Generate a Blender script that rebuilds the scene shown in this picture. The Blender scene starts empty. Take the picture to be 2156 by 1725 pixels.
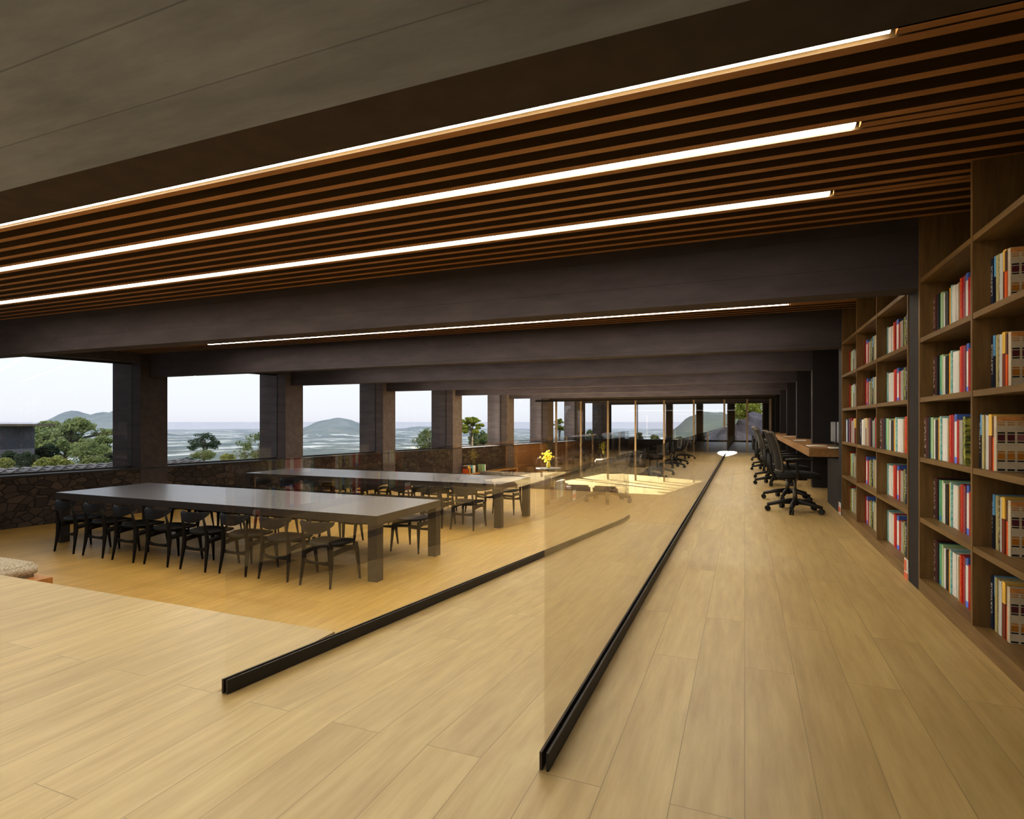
import bpy, bmesh, math, random
from mathutils import Vector, Matrix, noise
PI = math.pi
random.seed(7)
SC = bpy.context.scene
COL = SC.collection

# ------------------------------------------------------------------ materials
def new_mat(name):
    m = bpy.data.materials.new(name); m.use_nodes = True
    nt = m.node_tree
    for n in list(nt.nodes): nt.nodes.remove(n)
    out = nt.nodes.new('ShaderNodeOutputMaterial')
    return m, nt, out
def N(nt, t, **kw):
    n = nt.nodes.new(t)
    for k, v in kw.items():
        if k in n.inputs: n.inputs[k].default_value = v
        else: setattr(n, k, v)
    return n
def L(nt, a, b): nt.links.new(a, b)
def ramp(nt, fac, stops, interp='LINEAR'):
    r = nt.nodes.new('ShaderNodeValToRGB'); r.color_ramp.interpolation = interp
    els = r.color_ramp.elements
    while len(els) < len(stops): els.new(0.5)
    for e, (p, c) in zip(els, stops):
        e.position = p; e.color = (c[0], c[1], c[2], 1)
    L(nt, fac, r.inputs[0]); return r.outputs[0]
def mix(nt, fac, a, b, mode='MIX'):
    m = nt.nodes.new('ShaderNodeMix'); m.data_type = 'RGBA'; m.blend_type = mode
    for i, v in ((0, fac), (6, a), (7, b)):
        if hasattr(v, 'links'): L(nt, v, m.inputs[i])
        elif i == 0: m.inputs[0].default_value = v
        else: m.inputs[i].default_value = (v[0], v[1], v[2], 1)
    return m.outputs[2]
def math_(nt, op, a, b=None):
    m = nt.nodes.new('ShaderNodeMath'); m.operation = op
    for i, v in ((0, a), (1, b)):
        if v is None: continue
        if hasattr(v, 'links'): L(nt, v, m.inputs[i])
        else: m.inputs[i].default_value = v
    return m.outputs[0]
def mapping(nt, scale=(1, 1, 1), rot=(0, 0, 0), coord='Object'):
    if coord == 'Position':
        s = nt.nodes.new('ShaderNodeNewGeometry').outputs['Position']
    else:
        s = nt.nodes.new('ShaderNodeTexCoord').outputs[coord]
    mp = nt.nodes.new('ShaderNodeMapping')
    mp.inputs['Scale'].default_value = scale; mp.inputs['Rotation'].default_value = rot
    L(nt, s, mp.inputs[0]); return mp.outputs[0]
def noise_(nt, vec, scale=5, detail=4, rough=.5):
    n = N(nt, 'ShaderNodeTexNoise', Scale=scale, Detail=detail, Roughness=rough)
    L(nt, vec, n.inputs['Vector']); return n.outputs['Fac']
def bsdf(nt, out, color, rough=.5, metal=0, spec=.5, bump=None, bstr=.2, bdist=.01):
    b = nt.nodes.new('ShaderNodeBsdfPrincipled')
    if hasattr(color, 'links'): L(nt, color, b.inputs['Base Color'])
    else: b.inputs['Base Color'].default_value = (*color, 1)
    if hasattr(rough, 'links'): L(nt, rough, b.inputs['Roughness'])
    else: b.inputs['Roughness'].default_value = rough
    b.inputs['Metallic'].default_value = metal
    b.inputs['Specular IOR Level'].default_value = spec
    if bump is not None:
        bp = N(nt, 'ShaderNodeBump', Strength=bstr, Distance=bdist)
        L(nt, bump, bp.inputs['Height']); L(nt, bp.outputs[0], b.inputs['Normal'])
    L(nt, b.outputs[0], out.inputs[0]); return b
def plain(name, c, rough=.5, metal=0, spec=.5, var=.15, scale=8):
    m, nt, out = new_mat(name)
    n = noise_(nt, mapping(nt), scale)
    col = ramp(nt, n, [(.3, [x*(1-var) for x in c]), (.7, [min(1, x*(1+var)) for x in c])])
    bsdf(nt, out, col, rough, metal, spec); return m
def planks(name, c1, c2, c3, rough=.3, w=.2, ln=1.7, spec=.5):
    m, nt, out = new_mat(name)
    pos = nt.nodes.new('ShaderNodeNewGeometry').outputs['Position']
    sep = nt.nodes.new('ShaderNodeSeparateXYZ'); L(nt, pos, sep.inputs[0])
    cmb = nt.nodes.new('ShaderNodeCombineXYZ'); L(nt, sep.outputs[1], cmb.inputs[0]); L(nt, sep.outputs[0], cmb.inputs[1])
    br = N(nt, 'ShaderNodeTexBrick', Scale=1.0); br.offset = .37; br.offset_frequency = 2
    br.inputs['Color1'].default_value = (0, 0, 0, 1); br.inputs['Color2'].default_value = (1, 1, 1, 1)
    br.inputs['Mortar'].default_value = (.5, .5, .5, 1)
    br.inputs['Mortar Size'].default_value = .0016; br.inputs['Mortar Smooth'].default_value = .3
    br.inputs['Brick Width'].default_value = ln; br.inputs['Row Height'].default_value = w
    L(nt, cmb.outputs[0], br.inputs['Vector'])
    # grain, shifted per plank
    add = N(nt, 'ShaderNodeVectorMath', operation='MULTIPLY'); add.inputs[1].default_value = (7, 3, 5)
    L(nt, br.outputs['Color'], add.inputs[0])
    ad2 = N(nt, 'ShaderNodeVectorMath', operation='ADD'); L(nt, pos, ad2.inputs[0]); L(nt, add.outputs[0], ad2.inputs[1])
    mp = nt.nodes.new('ShaderNodeMapping'); mp.inputs['Scale'].default_value = (9, .9, 9); L(nt, ad2.outputs[0], mp.inputs[0])
    g = noise_(nt, mp.outputs[0], 2.2, 6, .6)
    mp2 = nt.nodes.new('ShaderNodeMapping'); mp2.inputs['Scale'].default_value = (60, 2.5, 60); L(nt, ad2.outputs[0], mp2.inputs[0])
    g2 = noise_(nt, mp2.outputs[0], 1.5, 3, .6)
    base = ramp(nt, g, [(.3, c1), (.55, c2), (.75, c3)])
    base = mix(nt, math_(nt, 'MULTIPLY', g2, .22), base, [x*.55 for x in c1])
    tone = mix(nt, .07, base, br.outputs['Color'], 'OVERLAY')
    fac = math_(nt, 'MULTIPLY', br.outputs['Fac'], .6)
    col = mix(nt, fac, tone, [x*.3 for x in c1])
    r = math_(nt, 'ADD', math_(nt, 'MULTIPLY', g, .06), rough-.03)
    bsdf(nt, out, col, r, 0, spec, bump=br.outputs['Fac'], bstr=-.25, bdist=.002); return m
def wood(name, c1, c2, rough=.45, axis='Z', s=1.0):
    m, nt, out = new_mat(name)
    sc = {'Z': (14, 14, 1.2), 'Y': (14, 1.2, 14), 'X': (1.2, 14, 14)}[axis]
    v = mapping(nt, [a*s for a in sc], coord='Position')
    g = noise_(nt, v, 1.6, 6, .62)
    v2 = mapping(nt, [a*s*5 for a in sc], coord='Position')
    g2 = noise_(nt, v2, 1.4, 3, .5)
    col = ramp(nt, g, [(.32, c1), (.68, c2)])
    col = mix(nt, math_(nt, 'MULTIPLY', g2, .35), col, [x*.6 for x in c1])
    bsdf(nt, out, col, rough, 0, .95 if name == 'black_table_sheen' else (.22 if name == 'black_chair' else .4), bump=g2, bstr=.08, bdist=.002); return m
def concrete(name, c, rough=.8, board=.22, axis=1, bs=.35):
    """board-marked concrete; axis=1: board joints along X on horizontal and vertical faces"""
    m, nt, out = new_mat(name)
    pos = nt.nodes.new('ShaderNodeNewGeometry').outputs['Position']
    sep = nt.nodes.new('ShaderNodeSeparateXYZ'); L(nt, pos, sep.inputs[0])
    t = math_(nt, 'ADD', sep.outputs[1], sep.outputs[2])
    t = math_(nt, 'DIVIDE', t, board)
    fr = math_(nt, 'FRACT', t)
    seam = math_(nt, 'GREATER_THAN', math_(nt, 'ABSOLUTE', math_(nt, 'SUBTRACT', fr, .5)), .490)
    cell = math_(nt, 'FLOOR', t)
    wn = nt.nodes.new('ShaderNodeTexWhiteNoise'); wn.noise_dimensions = '1D'; L(nt, cell, wn.inputs['W'])
    n1 = noise_(nt, mapping(nt, (1.5, 6, 6), coord='Position'), 1.3, 7, .62)
    n2 = noise_(nt, mapping(nt, (1, 1, 1), coord='Position'), 40, 3, .5)
    col = ramp(nt, n1, [(.25, [x*.72 for x in c]), (.75, [x*1.25 for x in c])])
    col = mix(nt, math_(nt, 'MULTIPLY', wn.outputs[0], .22), col, [x*.7 for x in c])
    col = mix(nt, math_(nt, 'MULTIPLY', seam, .5), col, [x*.35 for x in c])
    hgt = math_(nt, 'SUBTRACT', math_(nt, 'MULTIPLY', n2, .3), seam)
    bsdf(nt, out, col, rough, 0, .3, bump=hgt, bstr=bs, bdist=.004); return m
def glass(name, tint=(.97, .98, .97), f0=.08, rough=0.0, power=4.0):
    m, nt, out = new_mat(name)
    geo = nt.nodes.new('ShaderNodeNewGeometry')
    dot = N(nt, 'ShaderNodeVectorMath', operation='DOT_PRODUCT')
    L(nt, geo.outputs['Incoming'], dot.inputs[0]); L(nt, geo.outputs['Normal'], dot.inputs[1])
    c = math_(nt, 'ABSOLUTE', dot.outputs['Value'])
    p = math_(nt, 'POWER', math_(nt, 'SUBTRACT', 1.0, c), power)
    f = math_(nt, 'ADD', math_(nt, 'MULTIPLY', p, 1-f0), f0)
    tr = nt.nodes.new('ShaderNodeBsdfTransparent'); tr.inputs[0].default_value = (*tint, 1)
    gl = nt.nodes.new('ShaderNodeBsdfGlossy'); gl.inputs['Roughness'].default_value = rough
    gl.inputs[0].default_value = (.95, .95, .95, 1)
    mx = nt.nodes.new('ShaderNodeMixShader'); L(nt, f, mx.inputs[0]); L(nt, tr.outputs[0], mx.inputs[1]); L(nt, gl.outputs[0], mx.inputs[2])
    L(nt, mx.outputs[0], out.inputs[0]); return m
def emit(name, c, s):
    m, nt, out = new_mat(name)
    e = nt.nodes.new('ShaderNodeEmission'); e.inputs[0].default_value = (*c, 1); e.inputs[1].default_value = s
    L(nt, e.outputs[0], out.inputs[0]); return m

M = {}
M['floor'] = planks('oak_floor', (.455, .318, .128), (.565, .42, .185), (.65, .50, .235), rough=.40, spec=1.0)
M['floor_low'] = planks('oak_floor_low', (.45, .275, .070), (.57, .37, .105), (.65, .45, .15), rough=.40, spec=.7)  # same oak; deeper orange paints the lack of pale reflections down here
M['floor_dark'] = planks('dark_floor', (.12, .07, .035), (.16, .09, .045), (.2, .12, .06), rough=.4)
M['case'] = wood('oak_case', (.165, .101, .035), (.29, .183, .070), axis='Y')
M['case_v'] = wood('oak_case_upright', (.165, .101, .035), (.29, .183, .070), axis='Z')
M['desk'] = wood('oak_desk', (.33, .18, .065), (.46, .27, .11), axis='Y')
M['slat'] = wood('slat_wood', (.36, .185, .062), (.50, .265, .10), axis='X')
M['slat_board_shade'] = wood('slat_board_shade', (.085, .050, .017), (.125, .074, .028), axis='X')
M['panel'] = wood('orange_panel', (.40, .19, .055), (.55, .29, .095), axis='X')
M['panel_dark'] = wood('dark_panel', (.20, .092, .028), (.28, .14, .047), axis='X')
M['beam'] = concrete('beam_concrete', (.084, .071, .078))
M['soffit'] = concrete('soffit_concrete', (.26, .30, .44), board=.235, bs=.5)
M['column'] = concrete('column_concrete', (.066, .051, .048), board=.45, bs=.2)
M['column_sunlit'] = concrete('column_concrete_sunlit', (.14, .115, .112), board=.45, bs=.2)  # same concrete, paler: sunlight on the far columns put into the colour
M['black'] = plain('black_pillar', (.022, .018, .020), .7)
M['darkslab'] = plain('dark_slab', (.06, .045, .038), .8)
M['steel'] = plain('dark_steel', (.018, .014, .012), .45, .0)
M['steel_in'] = plain('bronze_steel', (.06, .042, .03), .5, .3)
M['glass'] = glass('balustrade_glass', (.98, .98, .965), .135, power=3.3)
M['wglass'] = glass('window_glass', (.97, .98, .98), .065, power=5)
M['table'] = wood('black_table_sheen', (.145, .142, .155), (.175, .172, .184), rough=.34, axis='X')  # black top made paler and bluer: window reflection put into the colour
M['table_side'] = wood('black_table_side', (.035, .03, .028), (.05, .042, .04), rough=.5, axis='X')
M['chair'] = wood('black_chair', (.006, .005, .005), (.011, .009, .008), rough=.5, axis='Z')
M['ofblack'] = plain('office_black', (.013, .011, .010), .5)
M['ofmesh'] = plain('office_mesh', (.012, .011, .010), .8)
M['ofgrey'] = plain('office_grey', (.20, .18, .15), .35, .4)
M['frame'] = plain('chair_frame', (.10, .085, .065), .4, .2)
M['paper'] = plain('paper', (.8, .8, .78), .7, var=.04)
M['pages'] = plain('pages', (.62, .58, .50), .8, var=.1, scale=60)
M['screen'] = plain('screen_face', (.35, .36, .38), .25, var=.05)  # pale grey paints the light reflected by the screens
M['beige'] = plain('beige_fabric', (.42, .36, .29), .9, var=.15, scale=30)
M['brown'] = plain('brown_leather', (.11, .055, .03), .5, var=.2)
M['post'] = plain('post_bronze', (.35, .27, .19), .4, .2, var=.05)
M['light'] = emit('strip_light', (1.0, .915, .77), 32.0)

def stone_mat():
    m, nt, out = new_mat('rubble_stone')
    v = mapping(nt, (1, 1, 1.6), coord='Position')
    nz = N(nt, 'ShaderNodeTexNoise', Scale=3.0, Detail=3.0); L(nt, v, nz.inputs['Vector'])
    ad = mix(nt, .12, v, nz.outputs['Color'])
    vo = N(nt, 'ShaderNodeTexVoronoi', Scale=6.5); L(nt, ad, vo.inputs['Vector'])
    ve = N(nt, 'ShaderNodeTexVoronoi', Scale=6.5); ve.feature = 'DISTANCE_TO_EDGE'; L(nt, ad, ve.inputs['Vector'])
    sep = nt.nodes.new('ShaderNodeSeparateColor'); L(nt, vo.outputs['Color'], sep.inputs[0])
    c = ramp(nt, sep.outputs[0], [(0, (.028, .020, .015)), (.5, (.05, .036, .028)), (1, (.085, .062, .047))])
    n = noise_(nt, v, 14, 5, .6)
    c = mix(nt, math_(nt, 'MULTIPLY', n, .5), c, (.05, .035, .028))
    j = ramp(nt, ve.outputs['Distance'], [(.0, (.25, .25, .25)), (.05, (1, 1, 1))])
    c = mix(nt, j, (.012, .009, .007), c)
    bsdf(nt, out, c, .85, 0, .3, bump=j, bstr=.8, bdist=.03); return m
M['stone'] = stone_mat()
def cushion_mat():
    m, nt, out = new_mat('woven_pale')
    v = mapping(nt, (1, 1, 1), coord='Position')
    vo = N(nt, 'ShaderNodeTexVoronoi', Scale=70.0); L(nt, v, vo.inputs['Vector'])
    c = ramp(nt, vo.outputs['Distance'], [(.0, (.72, .66, .55)), (.6, (.42, .37, .29))])
    bsdf(nt, out, c, .95, 0, .2, bump=vo.outputs['Distance'], bstr=-.6, bdist=.01); return m
M['woven'] = cushion_mat()
def tile_mat():
    m, nt, out = new_mat('roof_tile')
    n = noise_(nt, mapping(nt, (1, 1, 1), coord='Position'), 6, 5)
    c = ramp(nt, n, [(.3, (.10, .075, .06)), (.7, (.33, .27, .22))])
    bsdf(nt, out, c, .5, 0, .5); return m
M['tile'] = tile_mat()
def foliage_mat(name, a, b):
    m, nt, out = new_mat(name)
    n = noise_(nt, mapping(nt, (1, 1, 1), coord='Object'), 1.1, 5, .7)
    c = ramp(nt, n, [(.35, a), (.65, b)])
    d = nt.nodes.new('ShaderNodeBsdfDiffuse'); L(nt, c, d.inputs[0])
    t = nt.nodes.new('ShaderNodeBsdfTranslucent'); L(nt, c, t.inputs[0])
    mx = nt.nodes.new('ShaderNodeMixShader'); mx.inputs[0].default_value = .4
    L(nt, d.outputs[0], mx.inputs[1]); L(nt, t.outputs[0], mx.inputs[2]); L(nt, mx.outputs[0], out.inputs[0]); return m
M['leaf_pale'] = foliage_mat('leaf_pale', (.17, .22, .10), (.34, .38, .19))
M['leaf_dark'] = foliage_mat('leaf_dark', (.045, .07, .05), (.12, .155, .10))
M['leaf_mid'] = foliage_mat('leaf_mid', (.12, .16, .075), (.26, .29, .13))
M['leaf_yellow'] = foliage_mat('leaf_yellow', (.20, .25, .05), (.50, .50, .13))
M['leaf_gold'] = foliage_mat('leaf_gold', (.20, .23, .08), (.40, .41, .16))
M['bark'] = plain('bark', (.10, .085, .07), .9)
M['petal'] = plain('petal_yellow', (.85, .72, .06), .6)
M['rock'] = plain('rock', (.09, .085, .10), .95, var=.5, scale=.6)
M['white'] = plain('white_paint', (.75, .76, .78), .4, var=.03)
M['housewall'] = plain('house_wall', (.09, .09, .12), .8)

# ------------------------------------------------------------------ mesh helpers
def box(bm, x0, x1, y0, y1, z0, z1, mi=0, bevel=0, rot=None, piv=None):
    vs = [bm.verts.new((x, y, z)) for x in (x0, x1) for y in (y0, y1) for z in (z0, z1)]
    idx = [(0, 1, 3, 2), (4, 6, 7, 5), (0, 4, 5, 1), (2, 3, 7, 6), (0, 2, 6, 4), (1, 5, 7, 3)]
    fs = [bm.faces.new([vs[i] for i in f]) for f in idx]
    for f in fs: f.material_index = mi
    if bevel > 0:
        es = list({e for f in fs for e in f.edges})
        r = bmesh.ops.bevel(bm, geom=es, offset=bevel, segments=2, affect='EDGES', profile=.6)
        for f in r['faces']: f.material_index = mi
        vs = [v for v in bm.verts if v.is_valid and x0-1e-5 <= v.co.x <= x1+1e-5 and y0-1e-5 <= v.co.y <= y1+1e-5 and z0-1e-5 <= v.co.z <= z1+1e-5] if rot else vs
    if rot is not None:
        bmesh.ops.rotate(bm, verts=vs, cent=piv or (0, 0, 0), matrix=rot)
    return fs
def prism(bm, pts, z0, z1, mi=0):
    lo = [bm.verts.new((x, y, z0)) for x, y in pts]; hi = [bm.verts.new((x, y, z1)) for x, y in pts]
    n = len(pts)
    bm.faces.new(lo[::-1]).material_index = mi; bm.faces.new(hi).material_index = mi
    for i in range(n):
        bm.faces.new((lo[i], lo[(i+1) % n], hi[(i+1) % n], hi[i])).material_index = mi
def tube(bm, pts, rad, seg=8, sq=1.0, mi=0):
    """tapered tube along pts; rad list of radii or (rx, ry)"""
    rings = []
    pts = [Vector(p) for p in pts]
    if not isinstance(rad, (list, tuple)): rad = [rad]*len(pts)
    for i, p in enumerate(pts):
        d = (pts[min(i+1, len(pts)-1)]-pts[max(i-1, 0)]).normalized()
        up = Vector((0, 0, 1)) if abs(d.z) < .9 else Vector((0, 1, 0))
        a = d.cross(up).normalized(); b = a.cross(d).normalized()
        r = rad[i]; rx, ry = r if isinstance(r, (list, tuple)) else (r, r)
        rings.append([bm.verts.new(p+a*math.cos(t)*rx+b*math.sin(t)*ry) for t in [2*PI*k/seg for k in range(seg)]])
    for i in range(len(rings)-1):
        for k in range(seg):
            f = bm.faces.new((rings[i][k], rings[i][(k+1) % seg], rings[i+1][(k+1) % seg], rings[i+1][k])); f.smooth = seg > 5; f.material_index = mi
    bm.faces.new(rings[0][::-1]).material_index = mi; bm.faces.new(rings[-1]).material_index = mi
def obj(name, bm, mats, parent=None, loc=(0, 0, 0), rot=(0, 0, 0), smooth=False):
    me = bpy.data.meshes.new(name)
    bmesh.ops.recalc_face_normals(bm, faces=bm.faces)
    bm.to_mesh(me); bm.free()
    for m in (mats if isinstance(mats, (list, tuple)) else [mats]): me.materials.append(m)
    if smooth:
        for p in me.polygons: p.use_smooth = True
    o = bpy.data.objects.new(name, me); COL.objects.link(o)
    o.location = loc; o.rotation_euler = rot
    if parent is not None: o.parent = parent
    return o
def tag(o, label, cat, group=None, kind=None):
    o['label'] = label; o['category'] = cat
    if group: o['group'] = group
    if kind: o['kind'] = kind
    return o
def empty(name, loc=(0, 0, 0), rz=0):
    o = bpy.data.objects.new(name, None); COL.objects.link(o)
    o.location = loc; o.rotation_euler = (0, 0, rz); o.empty_display_size = .1
    return o
def copy_tree(root, loc, rz=0):
    r = root.copy(); COL.objects.link(r); r.location = loc; r.rotation_euler = (0, 0, rz)
    for ch in KIDS[root.name]:
        c = ch.copy(); COL.objects.link(c); c.parent = r
        for g in KIDS.get(ch.name, []):
            d = g.copy(); COL.objects.link(d); d.parent = c
    return r
KIDS = {}
def register(root):
    for o in list(COL.objects):
        if o.parent is not None: KIDS.setdefault(o.parent.name, [])
    for o in list(COL.objects):
        if o.parent is not None and o not in KIDS[o.parent.name]: KIDS[o.parent.name].append(o)
def sbox(name, mats, dims, parent=None, bevel=0):
    bm = bmesh.new(); box(bm, *dims, bevel=bevel); return obj(name, bm, mats, parent)
ORD = ['first', 'second', 'third', 'fourth', 'fifth', 'sixth', 'seventh', 'eighth', 'ninth', 'tenth', 'eleventh', 'twelfth',
       'thirteenth', 'fourteenth', 'fifteenth', 'sixteenth', 'seventeenth', 'eighteenth', 'nineteenth', 'twentieth', 'twenty-first', 'twenty-second']

# ------------------------------------------------------------------ levels and lines of the building
ZB, ZC = -.65, -1.14            # middle and lowest floors (upper floor at 0)
ZCE, ZBM = 2.40, 1.973          # slat underside, beam underside
WA = math.radians(10.8)         # the window wall is turned against the corridor
def xw(y): return -11.75+(y-2.24)*.1907
BEAMS = [4.465, 7.66, 10.78, 13.9, 17.0, 20.2, 23.3, 26.4, 29.5]
YEND = 33.5; YP = 22.0          # far facade, glazed partition

# floors
bm = bmesh.new()
box(bm, -.60, 1.70, -5, YP, -1.3, 0)
box(bm, -1.99, -.60, -5, 1.71, -1.3, 0)
prism(bm, [(xw(-5), -5), (-1.99, -5), (-1.99, 2.436), (xw(2.436), 2.436)], -1.3, 0)
tag(obj('floor', bm, M['floor']), 'pale oak plank floor of the upper level and corridor', 'floor', kind='structure')
bm = bmesh.new()
prism(bm, [(xw(2.44), 2.44), (-.60, 2.44), (-.60, 14.06), (xw(14.06), 14.06)], -1.3, ZB)
tag(obj('floor_middle', bm, M['floor_low']), 'oak plank floor of the sunken reading area below the two long tables', 'floor', kind='structure')
bm = bmesh.new()
prism(bm, [(xw(14.07), 14.07), (-.60, 14.07), (-.60, YEND), (xw(YEND), YEND)], -1.5, ZC)
tag(obj('floor_lowest', bm, M['floor']), 'sunlit oak floor of the lowest area behind the second table', 'floor', kind='structure')
bm = bmesh.new(); box(bm, -.60, 1.70, YP+.01, YEND, -1.3, -.01)
tag(obj('floor_far', bm, M['floor_dark']), 'dark floor behind the glazed partition at the corridor end', 'floor', kind='structure')
bm = bmesh.new()
y0, y1 = 1.71, 10.04
v = [bm.verts.new(p) for p in ((-1.99, y0, 0), (-.601, y0, 0), (-.601, y1, ZB), (-1.99, y1, ZB), (-1.99, y0, -.9), (-.601, y0, -.9), (-.601, y1, -.9), (-1.99, y1, -.9))]
for f in ((0, 1, 2, 3), (4, 7, 6, 5), (0, 4, 5, 1), (1, 5, 6, 2), (2, 6, 7, 3), (3, 7, 4, 0)): bm.faces.new([v[i] for i in f])
tag(obj('floor_ramp', bm, M['floor']), 'oak plank ramp sloping down between the two dark glass channels', 'ramp', kind='structure')

# ceiling slab
bm = bmesh.new()
prism(bm, [(xw(-5)-.8, -5), (2.0, -5), (2.0, YEND+.3), (xw(YEND)-.8, YEND+.3)], ZCE+.10, ZCE+.45)
ceil = tag(obj('ceiling', bm, M['darkslab']), 'dark ceiling slab with bays of slender timber slats between beams', 'ceiling', kind='structure')
bm = bmesh.new(); prism(bm, [(xw(1.3), 1.29), (1.62, 1.29), (1.62, 2.236), (xw(2.2), 2.236)], ZCE, ZCE+.10)
obj('plain_strip', bm, M['darkslab'], ceil)
# front soffit
bm = bmesh.new(); prism(bm, [(xw(-5), -5), (1.70, -5), (1.70, 1.287), (xw(1.287), 1.287)], ZBM, ZCE+.10)
tag(obj('beam_soffit', bm, M['soffit']), 'wide board-marked grey concrete soffit over the foreground', 'beam', kind='structure')
# dark plain strip then slats, per bay
LOFF = [-2.215, -1.555, -.735]; LOFF2 = [-2.18, -1.52, -.60]
bays = [(1.95, BEAMS[0])]+[(BEAMS[i]+.225, BEAMS[i+1]) for i in range(len(BEAMS)-1)]
for bi, (ya, yb) in enumerate(bays):
    bm = bmesh.new(); x0 = xw(yb); x1 = 1.62
    box(bm, x0, x1, (2.24 if bi == 0 else ya), yb, ZCE+.085, ZCE+.10, mi=1)
    lights = [yb+o for o in (LOFF if bi == 0 else LOFF2)]
    xl_ = max(-8.4, xw(yb)+.6)
    def slat(y, xa_, xb_):
        fs = box(bm, xa_, xb_, y-.023, y+.023, ZCE, ZCE+.085)
        for q_ in fs[2:4]: q_.material_index = 1  # slat sides coloured dark to paint the shade in the gaps
    ends = [l-.052 for l in lights[1:]]+[yb-.02]
    if bi:
        y = lights[0]-.055
        while y > ya+.03: slat(y, x0, x1); y -= .1345
    for l, e in zip(lights, ends):
        y = l+.058
        while y < e: slat(y, x0, x1); y += .1345
        slat(l, .47, x1)
    if bi < 5: obj('slats', bm, [M['slat'], M['slat_board_shade']], ceil)
    else: bm.free()
# beams
for i, yb in enumerate(BEAMS):
    bm = bmesh.new()
    x0 = xw(yb+.1)-.1
    box(bm, x0, 1.05, yb, yb+.225, ZBM, ZCE+.10)
    tag(obj('beam', bm, M['beam']), f'dark board-marked concrete ceiling beam, {ORD[i]} beyond the foreground soffit', 'beam', 'concrete ceiling beams', 'structure')
# right pillars and wall
for i, yb in enumerate(BEAMS):
    bm = bmesh.new(); box(bm, 1.05, 1.66, yb, yb+.225, 0 if yb < YP else -.01, ZCE+.10)
    tag(obj('pillar', bm, M['black']), f'dark pillar carrying the right end of the {ORD[i]} ceiling beam', 'pillar', 'dark pillars along the corridor', 'structure')
bm = bmesh.new(); box(bm, 1.66, 1.9, -5, YEND, -1.3, ZCE+.10)
tag(obj('wall_right', bm, M['black']), 'black wall behind the bookcases and the desk', 'wall', kind='structure')

bm = bmesh.new(); box(bm, xw(-5), 1.66, -5.3, -5, -1.3, ZCE+.1)  # unseen wall added to keep stray sky light off dark surfaces
tag(obj('wall_light_blocker', bm, M['panel']), 'unseen timber wall added behind the viewpoint to keep sky light out', 'wall', kind='structure')
# strip lights
ln = 0
NM = {0: ['nearest', 'middle', 'farthest'], 1: ['nearest', 'middle', 'farthest'], 2: ['nearest', 'middle', 'farthest']}
BN = {0: 'in the front slatted ceiling bay', 1: 'in the second slatted bay behind the first beam'}
for bi, (ya, yb) in enumerate(bays[:6]):
    for k, o in enumerate(LOFF if bi == 0 else LOFF2):
        y = yb+o
        w = .015 if (bi == 0 and k == 0) else .044
        xa = max(-8.4, xw(y)+.6)
        t = empty('linear_light', ((xa+.45)/2, y, ZCE))
        tag(t, (f'{NM[0][k]} of three long white light strips {BN[bi]}' if bi < 2 else f'{NM[0][k]} long light strip in the {ORD[bi]} ceiling bay from the front'),
            'light', 'linear strip lights in the slatted ceiling')
        hx = (.45-xa)/2
        sbox('housing', M['steel_in'], (-hx-.005, hx+.005, -w/2-.006, w/2+.006, .0115, .084), t)
        sbox('diffuser', M['light'], (-hx, hx, -w/2, w/2, .002, .011), t)

# ------------------------------------------------------------------ left window wall
def wallpt(y, out=0, z=0):   # out: distance outward from the inner plane
    return Vector((xw(y)-out*math.cos(WA), y+out*math.sin(WA), z))
def wbox(bm, y0, y1, o0, o1, z0, z1, mi=0):
    p = [wallpt(y0, o0), wallpt(y1, o0), wallpt(y1, o1), wallpt(y0, o1)]
    prism(bm, [(q.x, q.y) for q in p], z0, z1, mi)
SILL = .214
bm = bmesh.new(); wbox(bm, -5, 20.0, 0, .42, -1.5, SILL-.03)
tag(obj('wall_left', bm, M['stone']), 'low dark rubble stone wall below the windows', 'wall', kind='structure')
bm = bmesh.new(); wbox(bm, -5, YEND, -.015, .55, SILL-.03, SILL)
tag(obj('trim_1', bm, M['steel']), 'thin dark window sill capping the stone wall', 'sill', kind='structure')
bm = bmesh.new(); wbox(bm, 20.0, YEND, 0, .42, -1.5, SILL-.03)
tag(obj('wall_left_far', bm, M['panel_dark']), 'orange brown timber panelled wall below the far windows', 'wall', kind='structure')
bm = bmesh.new(); wbox(bm, -5, YEND, 0, .35, 2.24, ZCE+.10)
tag(obj('wall_left_top', bm, M['beam']), 'dark concrete lintel above the row of windows', 'wall', kind='structure')
cols = [1.2]+BEAMS
for i, yb in enumerate(cols):
    bm = bmesh.new(); a_, b_ = yb-.14, yb+.34; prism(bm, [(xw(a_)+.01, a_), (xw(b_)+.01, b_), (xw(b_)-.80, b_), (xw(a_)-.80, a_)], (ZB if yb < 14 else ZC), ZCE+.099); prism(bm, [(xw(a_)-.235, a_-.004), (xw(a_)-.235, a_+.02), (xw(a_)-.26, a_+.02), (xw(a_)-.26, a_-.004)], SILL+.04, 2.2, 1)
    tag(obj('column', bm, [M['column'] if i < 3 else M['column_sunlit'], M['black']]), f'dark concrete window column, {ORD[i]} along the left wall', 'column', 'columns between the windows', 'structure')
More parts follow.
